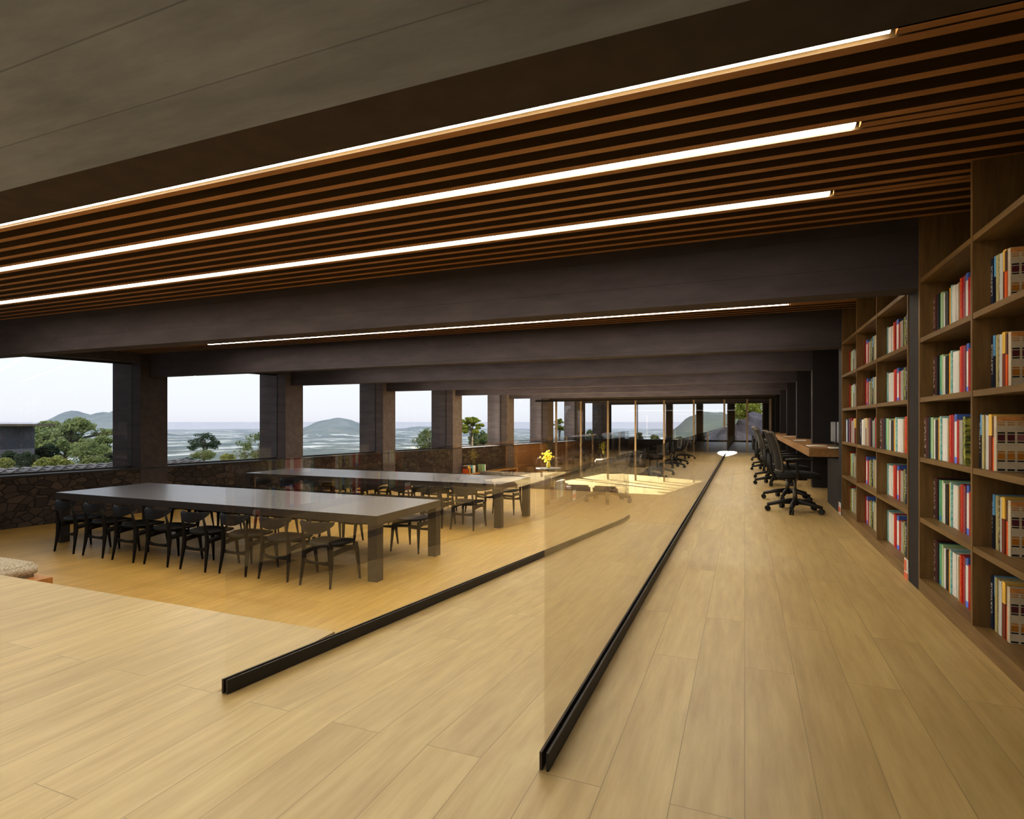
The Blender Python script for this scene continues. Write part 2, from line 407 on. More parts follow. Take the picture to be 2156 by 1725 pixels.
for i, yb in enumerate(cols[:-1]):
    a, b = yb+.34, cols[i+1]-.14
    bm = bmesh.new()
    for (ya_, yb_, z0, z1) in ((a-.03, a+.012, SILL, 2.22), (b-.012, b+.03, SILL, 2.22), (a, b, SILL, SILL+.03), (a, b, 2.20, 2.24)):
        wbox(bm, ya_, yb_, .25, .28, z0, z1)
    w = obj(f'window_{i+1}', bm, M['steel']); tag(w, f'large square window, {ORD[i]} opening along the left wall', 'window', kind='structure')
    bm = bmesh.new(); p, q = wallpt(a, .265), wallpt(b, .265)
    bm.faces.new([bm.verts.new(c) for c in ((p.x, p.y, SILL+.03), (q.x, q.y, SILL+.03), (q.x, q.y, 2.2), (p.x, p.y, 2.2))])
    obj('glass_pane', bm, M['wglass'], w)

# ------------------------------------------------------------------ far facade and glazed partition
xl = xw(YEND)
bm = bmesh.new(); box(bm, xl, 1.66, YEND, YEND+.3, -1.5, .08); box(bm, xl, 1.66, YEND, YEND+.3, 2.12, ZCE+.10)
for xc, w in ((-3.97, .30), (-2.33, .28), (-.69, .30), (1.29, .74)): box(bm, xc-w/2, xc+w/2, YEND, YEND+.3, .08, 2.12)
wf = tag(obj('wall_far', bm, M['steel']), 'dark far facade with tall columns at the end of the hall', 'wall', kind='structure')
edges = [xl, -4.12, -3.82, -2.47, -2.19, -.84, -.54, .92]
for k in range(4):
    a, b = edges[2*k], edges[2*k+1]
    bm = bmesh.new()
    box(bm, a, a+.05, YEND+.05, YEND+.1, .08, 2.12); box(bm, b-.05, b, YEND+.05, YEND+.1, .08, 2.12)
    w = tag(obj(f'window_{20+k}', bm, M['post']), f'far end window, {ORD[k]} from the left in the end facade', 'window', kind='structure')
    bm = bmesh.new(); bm.faces.new([bm.verts.new(c) for c in ((a, YEND+.07, .08), (b, YEND+.07, .08), (b, YEND+.07, 2.12), (a, YEND+.07, 2.12))])
    obj('glass_pane', bm, M['wglass'], w)
px = [-7.01, -5.99, -4.91, -3.85, -2.79, -1.73, -.68, .08, .83]
t = tag(empty('glazed_partition', (0, YP, 0)), 'full height glass partition on slim posts across the far end', 'partition', kind='structure')
sbox('head_rail', M['steel'], (xw(YP)+.1, 1.04, -.05, .05, 1.90, 1.972), t)
for i, x in enumerate(px):
    zb = ZC if x < -.65 else 0
    sbox('post', M['post'], (x-.03, x+.03, -.05, .05, zb, 1.90), t)
    if i:
        bm = bmesh.new(); a = px[i-1]+.03; z0 = ZC if x < -.6 else 0
        bm.faces.new([bm.verts.new(c) for c in ((a, 0, z0), (x-.03, 0, z0), (x-.03, 0, 1.9), (a, 0, 1.9))])
        obj('glass_pane', bm, M['wglass'], t)

# ------------------------------------------------------------------ balustrades
def balustrade(name, label, x, ya, yb, slope, panels, seams, fin):
    t = tag(empty(name, (x, ya, 0)), label, 'balustrade', 'glass balustrades beside the ramp')
    y2 = yb-ya
    zf = lambda y: max(-y*slope, ZB) if slope else 0.0
    for s in (-1, 1):
        bm = bmesh.new(); x0, x1 = sorted((s*.007, s*fin))
        ks = [0, y2] if not slope else [0, min(y2, -ZB/slope), y2]
        ks = sorted(set(ks)); prev = None
        for y in ks:
            ring = [bm.verts.new((xx, y, zf(y)+zz)) for xx, zz in ((x0, .001), (x1, .001), (x1, .058), (x0, .058))]
            if prev:
                for k in range(4): bm.faces.new((prev[k], prev[(k+1) % 4], ring[(k+1) % 4], ring[k]))
            else: bm.faces.new(ring[::-1])
            prev = ring
        bm.faces.new(prev)
        obj('steel_channel', bm, M['steel'] if s > 0 else M['steel_in'], t)
    ys = [0]+seams+[y2]
    for a, b in zip(ys[:-1], ys[1:]):
        bm = bmesh.new(); a += .004; b -= .004
        bm.faces.new([bm.verts.new(c) for c in ((0, a, zf(a)+.004), (0, b, zf(b)+.004), (0, b, .93), (0, a, .93))])
        obj('glass_panel', bm, M['glass'], t)
balustrade('glass_balustrade', 'glass balustrade in a sloping dark channel, on the table side of the ramp', -1.945, 1.71, 10.45, .078, 4, [1.86, 3.72, 5.6], .016)
balustrade('glass_balustrade', 'long glass balustrade in a level dark channel, between ramp and corridor', -.585, 1.71, YP-.1, 0, 8, [2.5, 5, 7.5, 10, 12.5, 15, 17.5], .015)

# ------------------------------------------------------------------ bookcases
SH = [.085, .466, .855, 1.240, 1.625, 2.010]   # shelf undersides +/- half board
XF = 1.05
def bookcase(label, y0, y1, divs):
    t = tag(empty('bookcase', (XF, (y0+y1)/2, 0)), label, 'bookcase', 'oak bookcases along the right wall')
    c = (y0+y1)/2
    sbox('back_panel', M['case'], (.385, .40, y0-c, y1-c, 0.001, ZCE+.095), t)
    sbox('plinth', M['case'], (0.0, .385, y0-c, y1-c, 0.001, SH[0]), t)
    for y in divs:
        sbox('upright', M['case_v'], (0, .385, y-.0125-c, y+.0125-c, SH[0], ZCE+.095), t)
    for z in SH[1:]:
        bm = bmesh.new()
        for a, b in zip(divs[:-1], divs[1:]):
            box(bm, .002, .384, a+.0125-c, b-.0125-c, z-.015, z+.015)
        obj('shelf', bm, M['case'], t)
D0 = [.70, 1.64, 2.59, 3.52, 4.45]
D1 = [4.735, 5.755, 6.71, 7.645]
bookcase('tall oak bookcase at the right edge, in front of the first dark pillar', D0[0]-.0125, 4.4625, D0)
bookcase('oak bookcase between the two dark pillars, nearer the desk', 4.70, 7.6575, D1)

def spine_mat(name, c, style='plain', c2=(.9, .9, .9), rough=.45):
    m, nt, out = new_mat(name)
    gen = nt.nodes.new('ShaderNodeTexCoord').outputs['Generated']
    sep = nt.nodes.new('ShaderNodeSeparateXYZ'); L(nt, gen, sep.inputs[0])
    z = sep.outputs[2]
    if style == 'plain':
        n = noise_(nt, gen, 6, 3); col = ramp(nt, n, [(.3, [x*.88 for x in c]), (.7, [min(1, x*1.1) for x in c])])
    elif style == 'text':
        mp = nt.nodes.new('ShaderNodeMapping'); mp.inputs['Scale'].default_value = (1, 5, 46); L(nt, gen, mp.inputs[0])
        n = noise_(nt, mp.outputs[0], 1.0, 2, .6)
        col = mix(nt, math_(nt, 'GREATER_THAN', n, .585), c, c2)
    elif style == 'top':
        col = mix(nt, math_(nt, 'GREATER_THAN', z, .85), c, c2)
        col = mix(nt, math_(nt, 'LESS_THAN', z, .13), col, [min(1, x*1.6) for x in c2])
    elif style == 'foot':
        col = mix(nt, math_(nt, 'LESS_THAN', math_(nt, 'ABSOLUTE', math_(nt, 'SUBTRACT', z, .08)), .055), c, c2)
    elif style == 'half':
        col = mix(nt, math_(nt, 'GREATER_THAN', z, .62), c, c2)
    elif style == 'blotch':
        mp = nt.nodes.new('ShaderNodeMapping'); mp.inputs['Scale'].default_value = (1, 2, 7); L(nt, gen, mp.inputs[0])
        n = noise_(nt, mp.outputs[0], 1.2, 4, .65)
        col = mix(nt, ramp(nt, n, [(.44, (0, 0, 0)), (.52, (1, 1, 1))]), c, c2)
    elif style == 'checker':
        mp = nt.nodes.new('ShaderNodeMapping'); mp.inputs['Scale'].default_value = (1, 1, 9); L(nt, gen, mp.inputs[0])
        n = noise_(nt, mp.outputs[0], 1.4, 1, .5)
        col = mix(nt, math_(nt, 'GREATER_THAN', n, .5), c, c2)
    bsdf(nt, out, col, rough, 0, .4); return m
# key: (look, material, thickness, height)
BK = {
 'bw':     ('black-and-white patterned', spine_mat('sp_bw', (.03, .03, .03), 'checker', (.5, .48, .46)), .030, .252),
 'dkred':  ('dark red speckled', spine_mat('sp_dkred', (.16, .03, .03), 'text', (.30, .16, .14)), .026, .262),
 'char':   ('charcoal', spine_mat('sp_char', (.03, .028, .03), 'text', (.16, .15, .15)), .030, .258),
 'black':  ('black', spine_mat('sp_black', (.012, .012, .013), 'plain'), .034, .260),
 'mint':   ('mint green', spine_mat('sp_mint', (.17, .52, .33), 'foot', (.10, .35, .60)), .028, .256),
 'pale':   ('pale green', spine_mat('sp_pale', (.45, .62, .36), 'plain'), .036, .256),
 'navytop':('slim white', spine_mat('sp_navytop', (.80, .80, .78), 'half2', (0, 0, 0)) if False else spine_mat('sp_navytop', (.78, .78, .77), 'plain'), .040, .243),
 'navy':   ('navy blue', spine_mat('sp_navy', (.03, .04, .26), 'plain'), .016, .256),
 'blacktx':('fine-lettered black', spine_mat('sp_blacktx', (.015, .013, .012), 'text', (.13, .12, .11)), .060, .240),
 'orange': ('orange-yellow', spine_mat('sp_orange', (.85, .44, .03), 'plain'), .026, .252),
 'teal':   ('teal', spine_mat('sp_teal', (.12, .50, .52), 'blotch', (.45, .68, .66)), .024, .262),
 'white':  ('thick white', spine_mat('sp_white', (.82, .81, .78), 'plain'), .062, .250),
 'white2': ('plain white', spine_mat('sp_white2', (.76, .75, .72), 'plain'), .048, .249),
 'tan':    ('tan mottled', spine_mat('sp_tan', (.55, .33, .12), 'blotch', (.42, .34, .28)), .024, .248),
 'ored':   ('orange-red', spine_mat('sp_ored', (.78, .17, .04), 'blotch', (.62, .06, .02)), .028, .266),
 'red':    ('deep red', spine_mat('sp_red', (.46, .01, .02), 'plain'), .036, .268),
 'maroon': ('maroon', spine_mat('sp_maroon', (.25, .05, .09), 'text', (.50, .36, .28)), .030, .264),
 'bluetop':('blue-topped white', spine_mat('sp_bluetop', (.80, .80, .78), 'top', (.10, .20, .62)), .036, .270),
 'scarlet':('scarlet', spine_mat('sp_scarlet', (.60, .03, .015), 'blotch', (.40, .015, .012)), .032, .240),
 'grey':   ('light grey', spine_mat('sp_grey', (.42, .40, .35), 'text', (.30, .29, .26)), .050, .238),
 'lime':   ('lime mottled', spine_mat('sp_lime', (.52, .55, .13), 'blotch', (.10, .13, .05)), .034, .256),
 'letter': ('black white-lettered', spine_mat('sp_letter', (.02, .035, .08), 'plain'), .026, .258),
 'sky':    ('blue-over-black', spine_mat('sp_sky', (.012, .016, .03), 'half', (.16, .42, .72)), .022, .264),
 'straw':  ('straw yellow', spine_mat('sp_straw', (.58, .52, .22), 'blotch', (.48, .45, .27)), .026, .262),
 'olive':  ('olive-brown', spine_mat('sp_olive', (.22, .14, .08), 'blotch', (.50, .48, .26)), .018, .262),
 'silver': ('silver grey', spine_mat('sp_silver', (.62, .63, .62), 'text', (.52, .58, .58)), .034, .258),
 'amber':  ('amber painted', spine_mat('sp_amber', (.22, .06, .03), 'half', (.85, .58, .12)), .034, .264),
 'brick':  ('brown-over-orange', spine_mat('sp_brick', (.80, .16, .03), 'half', (.14, .07, .05)), .020, .252),
 'facade': ('beige window-grid facade', spine_mat('sp_facade', (.60, .54, .42), 'text', (.40, .33, .24)), .030, .256),
}
def text_mesh(s, size, mat):
    cu = hwtext(s, size, mat); o = bpy.data.objects.new('tmp', cu); COL.objects.link(o)
    dg = bpy.context.evaluated_depsgraph_get(); me = bpy.data.meshes.new_from_object(o.evaluated_get(dg))
    bpy.data.objects.remove(o); me.materials.clear(); me.materials.append(mat); return me
def hwtext(s, size, mat):
    cu = bpy.data.curves.new('spine_title', 'FONT'); cu.body = s; cu.size = size; cu.align_x = 'CENTER'; cu.align_y = 'CENTER'
    cu.extrude = .0002; cu.materials.append(mat)
    return cu
TXT = text_mesh('LARTIGUE', .046, M['paper'])
M['f_grid'] = plain('cover_cream', (.66, .61, .49), .6, var=.1, scale=25)
M['f_mar'] = plain('cover_maroon', (.14, .03, .045), .5)
M['f_pink'] = plain('cover_mauve', (.30, .13, .15), .5)
M['f_org'] = plain('cover_orange', (.55, .25, .03), .5)
M['f_blk'] = plain('cover_black', (.012, .012, .015), .5)
M['f_warm'] = plain('cover_warm', (.75, .38, .13), .5, var=.4, scale=20)
MESH = {}
def book_mesh(key):
    look, mat, th, h = BK[key]
    D = .205 if key != 'facade' else .235
    bm = bmesh.new(); c = .003
    box(bm, 0, c, -th/2, th/2, 0, h)
    box(bm, c, D, -th/2, -th/2+c, 0, h); box(bm, c, D, th/2-c, th/2, 0, h)
    bmesh.ops.remove_doubles(bm, verts=bm.verts, dist=1e-6)
    o = obj('cover', bm, mat); a = o.data; bpy.data.objects.remove(o)
    bm = bmesh.new(); box(bm, c, D-.006, -th/2+c, th/2-c, .004, h-.004)
    o = obj('pages', bm, M['pages']); b = o.data; bpy.data.objects.remove(o)
    MESH[key] = (a, b)
for k in BK: book_mesh(k)
def facade_picture():
    _, _, th, h = BK['facade']; bm = bmesh.new(); D = .235; e = -th/2-.0006
    def q(x0, x1, z0, z1, mi, off=0):
        f = bm.faces.new([bm.verts.new(p) for p in ((x0, e-off, z0), (x1, e-off, z0), (x1, e-off, z1), (x0, e-off, z1))]); f.material_index = mi
    q(.001, D-.001, .001, h-.001, 0)
    q(.0, D, h-.024, h-.002, 5, .0004)
    cw = .036
    for i in range(6):
        x = .004+i*cw
        c_or = [3, 3, 3, 3, 3, 3][i]
        for (z0, z1, mi) in ((.004, .012, 4), (.046, .052, 4), (.056, .084, c_or), (.088, .094, 3), (.132, .138, 4), (.142, .170, [1, 1, 2, 4, 1, 2][i]), (.174, .181, 4), (.212, .217, 5), (.222, .227, 5)):
            q(x, x+cw-.009, z0, z1, mi, .0004)
    o = obj('cover_picture', bm, [M['f_grid'], M['f_mar'], M['f_pink'], M['f_org'], M['f_blk'], M['f_warm']])
    me = o.data; bpy.data.objects.remove(o); return me
FAC = facade_picture()
SEQ_A = ['bw', 'dkred', 'char', 'black', 'mint', 'pale', 'navytop', 'blacktx', 'orange', 'teal', 'white', 'white2', 'tan', 'ored', 'red', 'maroon', 'bluetop', 'scarlet', 'grey', 'lime']
SEQ_B = ['letter', 'sky', 'straw', 'olive', 'silver', 'amber', 'brick', 'facade']
SEQ_C = ['teal', 'white', 'white2', 'ored', 'red', 'bluetop', 'scarlet', 'grey', 'lime', 'letter', 'sky', 'straw', 'char', 'silver', 'black', 'dkred', 'amber', 'mint', 'tan', 'char']
SEQ_D = ['red', 'bluetop', 'scarlet', 'grey', 'lime', 'letter', 'sky', 'straw', 'olive', 'silver', 'amber', 'brick', 'char', 'grey', 'dkred', 'black', 'tan', 'maroon', 'char']
SEQ_E = ['red', 'lime', 'pale', 'silver', 'sky', 'straw', 'grey', 'char', 'amber', 'brick', 'black', 'dkred', 'tan', 'silver', 'char']
SEQ_F = ['char', 'letter', 'white', 'straw', 'silver', 'amber', 'facade', 'tan', 'maroon', 'dkred', 'black', 'grey', 'mint', 'red', 'silver', 'char', 'blacktx', 'white2']
_unused = ['letter', 'sky', 'straw', 'silver', 'amber', 'brick', 'tan', 'maroon', 'char', 'black', 'mint']
SEQ_G = ['dkred', 'char', 'mint', 'navytop', 'navy', 'black', 'maroon', 'char', 'red', 'grey', 'silver', 'dkred', 'amber']
SHN = ['bottom shelf', 'second shelf', 'third shelf', 'fourth shelf', 'fifth shelf']
def add_books(seq, yend, ystop, row, casename, bay, xb):
    zt = (SH[row] if row == 0 else SH[row]+.015)+.0005
    y = yend; ri = random.Random(row*7+len(seq))
    for k, key in enumerate(seq):
        look, mat, th, h = BK[key]
        sc_ = 1.7 if casename == 'far bookcase' else 1.0
        th *= sc_
        if y-th < ystop or y < ystop*xb/XF-.03: break
        a, b = MESH[key]
        o = bpy.data.objects.new('book', a); COL.objects.link(o)
        o.scale = (1, sc_, 1)
        o.location = (xb+ri.uniform(0, .006) + (.004 if key in ('white', 'white2') else 0), y-th/2, zt)
        p = bpy.data.objects.new('pages', b); COL.objects.link(p); p.parent = o
        if key == 'letter':
            tx = bpy.data.objects.new('spine_title', TXT); COL.objects.link(tx); tx.parent = o
            X = Vector((0, 0, 1)); Z = Vector((-1, 0, 0)); Yv = Z.cross(X)
            tx.rotation_euler = Matrix((X, Yv, Z)).transposed().to_euler()
            tx.location = (-.0005, 0, h*.58); tx.scale = (.72, .55, 1)
        if key == 'facade' and k == 7:
            pc = bpy.data.objects.new('cover_picture', FAC); COL.objects.link(pc); pc.parent = o
        lk = look+' book'
        tag(o, f'{lk}, {ORD[k]} from left, {SHN[row]}, {casename}, {bay}', 'book', f'books on the {SHN[row]} of the {casename}')
        y -= th+.0015
for r in range(5):
    xb = 1.072 if r == 2 else 1.122
    add_books(SEQ_A, D0[4]-.0135, D0[3]+.013, r, 'right bookcase', 'left bay', xb)
    add_books(SEQ_B, D0[3]-.0135, D0[2]+.013, r, 'right bookcase', 'right bay', xb)
    add_books(SEQ_A if r == 2 else SEQ_C, D1[1]-.0135, D1[0]+.013, r, 'far bookcase', 'right bay', xb)
    add_books(SEQ_F if r == 2 else SEQ_D, D1[2]-.0135, D1[1]+.013, r, 'far bookcase', 'middle bay', xb)
    add_books(SEQ_G if r == 2 else SEQ_E, D1[3]-.0135, D1[2]+.013, r, 'far bookcase', 'left bay', xb)
# red and white plates on the pillar feet
M['redplate'] = plain('red_plate', (.72, .17, .08), .5, var=.05)
for (y, n) in ((4.700, 'right'), (7.895, 'left')):
    bm = bmesh.new(); x = XF-.0015
    if n == 'right':
        box(bm, x-.004, x, 4.702, 4.80, .0, .14)
        o = tag(obj('socket_plate', bm, M['white']), 'white and red plate at floor level beside the pillar between the bookcases', 'plate')
        bm = bmesh.new(); box(bm, x-.006, x-.0041, 4.702, 4.80, .0, .045); box(bm, x-.006, x-.0041, 4.74, 4.795, .055, .13)
        obj('red_marking', bm, M['redplate'], o)
    else:
        box(bm, x-.004, x, 7.70, 7.86, .0, .14)
        o = tag(obj('socket_plate', bm, M['white']), 'white and red plate at floor level on the pillar beside the desk', 'plate')
        bm = bmesh.new(); box(bm, x-.006, x-.0041, 7.70, 7.86, .03, .085)
        obj('red_marking', bm, M['redplate'], o)

# ------------------------------------------------------------------ long tables
def table(y0, y1, label):
    xa, xb = -9.26, -3.70; cx, cy = (xa+xb)/2, (y0+y1)/2; hx, hy = (xb-xa)/2, (y1-y0)/2
    t = tag(empty('long_table', (cx, cy, ZB)), label, 'table', 'long black reading tables')
    bm = bmesh.new(); box(bm, -hx, hx, -hy, hy, .72-.088, .7235, bevel=.004)
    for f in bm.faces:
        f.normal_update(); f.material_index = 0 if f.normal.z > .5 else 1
    obj('tabletop', bm, [M['table'], M['table_side']], t)
    for sx in (-1, 1):
        for sy in (-1, 1):
            bm = bmesh.new(); x = sx*(hx-.062); y = sy*(hy-.062)
            if sx < 0 : pass
            box(bm, x-.06, x+.06, y-.06, y+.06, 0.001, .632, bevel=.003)
            obj('leg', bm, M['table_side'], t)
table(5.22, 6.63, 'long black reading table with square legs, the one in front')
table(8.63, 10.03, 'long black reading table standing behind the first one')

# ------------------------------------------------------------------ dining chair (faces +Y)
def dining_chair():
    t = empty('dining_chair', (0, 0, 0))
    tag(t, 'black wooden dining chair', 'chair')
    # rear legs run up to carry the back; y negative = rear
    for s in (-1, 1):
        bm = bmesh.new()
        tube(bm, [(s*.205, -.245, 0.001), (s*.196, -.222, .16), (s*.188, -.205, .30), (s*.185, -.205, .40), (s*.180, -.225, .53), (s*.172, -.250, .655)],
             [(.011, .011), (.018, .018), (.022, .027), (.021, .025), (.015, .017), (.012, .010)], 10)
        obj('leg', bm, M['chair'], t)
        bm = bmesh.new()
        tube(bm, [(s*.215, .225, 0.001), (s*.205, .208, .18), (s*.198, .195, .32), (s*.192, .185, .415)],
             [(.011, .011), (.018, .018), (.022, .026), (.018, .018)], 10)
        obj('leg', bm, M['chair'], t)
        bm = bmesh.new()   # curved side rail
        tube(bm, [(s*.186, -.205, .345), (s*.190, -.08, .362), (s*.194, .07, .372), (s*.197, .19, .355)], [(.012, .030)]*4, 8)
        obj('side_rail', bm, M['chair'], t)
    bm = bmesh.new()
    tube(bm, [(-.188, -.208, .262), (-.10, -.205, .248), (0, -.203, .244), (.10, -.205, .248), (.188, -.208, .262)], [(.009, .028), (.009, .019), (.009, .016), (.009, .019), (.009, .028)], 8)
    obj('stretcher', bm, M['chair'], t)
    bm = bmesh.new()
    tube(bm, [(-.196, .19, .345), (-.10, .185, .350), (0, .183, .352), (.10, .185, .350), (.196, .19, .345)], [(.010, .026), (.010, .020), (.010, .018), (.010, .020), (.010, .026)], 8)
    obj('front_rail', bm, M['chair'], t)
    # seat: rounded triangle, wider in front, dished
    bm = bmesh.new(); n = 36; rings = []
    def out(a):
        c, s_ = math.cos(a), math.sin(a)
        w = .235+.035*s_
        return math.copysign(abs(c)**.75, c)*w, math.copysign(abs(s_)**.80, s_)*.215+.005
    for rr, zt in ((1.0, .0), (.985, .011), (.93, .015), (.6, .006), (.25, .002)):
        rings.append([bm.verts.new((out(2*PI*k/n)[0]*rr, out(2*PI*k/n)[1]*rr, .428+zt+.016*abs(out(2*PI*k/n)[0]*rr/.24)**2)) for k in range(n)])
    for rr, zt in ((.93, -.014), (.4, -.016)):
        rings.insert(0, [bm.verts.new((out(2*PI*k/n)[0]*rr, out(2*PI*k/n)[1]*rr, .428+zt+.016*abs(out(2*PI*k/n)[0]*rr/.24)**2)) for k in range(n)])
    for i in range(len(rings)-1):
        for k in range(n): bm.faces.new((rings[i][k], rings[i][(k+1) % n], rings[i+1][(k+1) % n], rings[i+1][k]))
    bm.faces.new(rings[0][::-1]); bm.faces.new(rings[-1])
    obj('seat', bm, M['chair'], t, smooth=True)
    # curved backrest: wide oblong shell, tapering ends
    bm = bmesh.new(); nx, nz = 20, 8; grid = [[], []]
    for side in (0, 1):
        for i in range(nx+1):
            u = i/nx*2-1; row = []
            x = u*.232; yb = -.285+.075*u*u; hh = .062*(1-.72*abs(u)**2.6)
            zc = .694-hh+.004*u*u
            for j in range(nz+1):
                w = j/nz*2-1
                th = .007*math.sqrt(max(0, 1-w**4))*math.sqrt(max(0.04, 1-abs(u)**6))
                row.append(bm.verts.new((x, yb+(th if side else -th)+.012*w, zc+hh*w)))
            grid[side].append(row)
    for side in (0, 1):
        for i in range(nx):
            for j in range(nz): bm.faces.new((grid[side][i][j], grid[side][i+1][j], grid[side][i+1][j+1], grid[side][i][j+1]))
    for i in range(nx):
        for j in (0, nz): bm.faces.new((grid[0][i][j], grid[0][i+1][j], grid[1][i+1][j], grid[1][i][j]))
    for j in range(nz):
        for i in (0, nx): bm.faces.new((grid[0][i][j], grid[0][i][j+1], grid[1][i][j+1], grid[1][i][j]))
    obj('backrest', bm, M['chair'], t, smooth=True)
    return t
ch0 = dining_chair(); register(ch0)
first = True
CX = [-8.405+.5993*k for k in range(8)]
for (ty0, ty1, nm) in ((5.22, 6.63, 'front table'), (8.63, 10.03, 'rear table')):
    for side in (0, 1):
        for k, x in enumerate(CX):
            y = ty0-.105-.03 if side == 0 else ty1+.105+.03
            rz = (0 if side == 0 else PI)+random.uniform(-.035, .035)
            jx, jy = random.uniform(-.015, .015), random.uniform(-.02, .02)
            if first: c = ch0; c.location = (x+jx, y+jy, ZB); c.rotation_euler = (0, 0, rz); first = False
            else: c = copy_tree(ch0, (x+jx, y+jy, ZB), rz)
            tag(c, f'black wooden dining chair, {ORD[k]} from left on {"camera-facing" if side == 0 else "window-facing"} side of {nm}'.replace('camera-facing', 'near').replace('window-facing', 'far'),
                'chair', 'black dining chairs around the long tables')

# ------------------------------------------------------------------ bench step and cushion, left edge
bm = bmesh.new(); box(bm, -8.6, -5.57, 2.50, 3.12, ZB+.001, -.25, bevel=.003)
tag(obj('low_bench', bm, M['panel']), 'low orange wooden bench just below the platform edge at far left', 'bench')
bm = bmesh.new(); box(bm, -8.2, -5.72, 2.66, 3.10, -.249, -.125)
bmesh.ops.bevel(bm, geom=list(bm.edges), offset=.028, segments=3, affect='EDGES')
tag(obj('bench_cushion', bm, M['woven'], smooth=True), 'pale rough woven cushion lying on the low wooden bench', 'cushion')

# ------------------------------------------------------------------ desk
bm = bmesh.new()
DZ0, DZ1 = .612, .73
dy0 = 8.95
box(bm, .83, 1.048, dy0, YP-.08, DZ0, DZ1)
prev = dy0
for yb in [b for b in BEAMS if 8.9 < b < YP]+[YP-.08+.002]:
    box(bm, 1.048, 1.655, prev, yb-.002, DZ0, DZ1); prev = yb+.227
tag(obj('long_desk', bm, M['desk']), 'long thick oak desk running along the corridor wall', 'desk')
bm = bmesh.new(); box(bm, 1.0505, 1.655, 7.89, 8.9, 0.001, .60)
tag(obj('low_cabinet', bm, M['black']), 'low black cabinet between the pillar and the desk end', 'cabinet')
for k, (x, y, rz) in enumerate([(1.0, 9.75, .1), (.99, 12.45, -.05), (1.0, 15.6, .08), (1.20, 8.90+.18, 0)]):
    bm = bmesh.new(); box(bm, -.11, .11, -.15, .15, 0, .008)
    o = obj('paper_stack', bm, M['paper'], loc=(x, y, DZ1+.0005), rot=(0, 0, rz))
    tag(o, ['white sheets of paper on the near end of the oak desk', 'white sheets of paper on the desk, second from its near end',
            'white sheets of paper farthest along the oak desk', 'white sheets of paper tucked beside the pillar on the desk'][k], 'paper', 'papers on the oak desk')
mt = None
MON = [9.50, 10.15, 11.5, 12.7, 14.6, 15.8, 17.9, 19.2]
for k, y in enumerate(MON):
    t = empty('monitor', (1.28, y, DZ1+.0005))
    sbox('monitor_base', M['ofgrey'], (-.09, .09, -.11, .11, 0, .012), t)
    sbox('stand', M['ofgrey'], (.02, .035, -.03, .03, .012, .16), t)
    sbox('bezel', M['ofblack'], (-.005, .02, -.27, .27, .05, .37), t, bevel=.003)
    sbox('screen', M['screen'], (-.008, -.0052, -.255, .255, .06, .36), t)
    tag(t, f'flat grey computer screen on the oak desk, {ORD[k]} from its near end', 'monitor', 'computer screens along the desk')

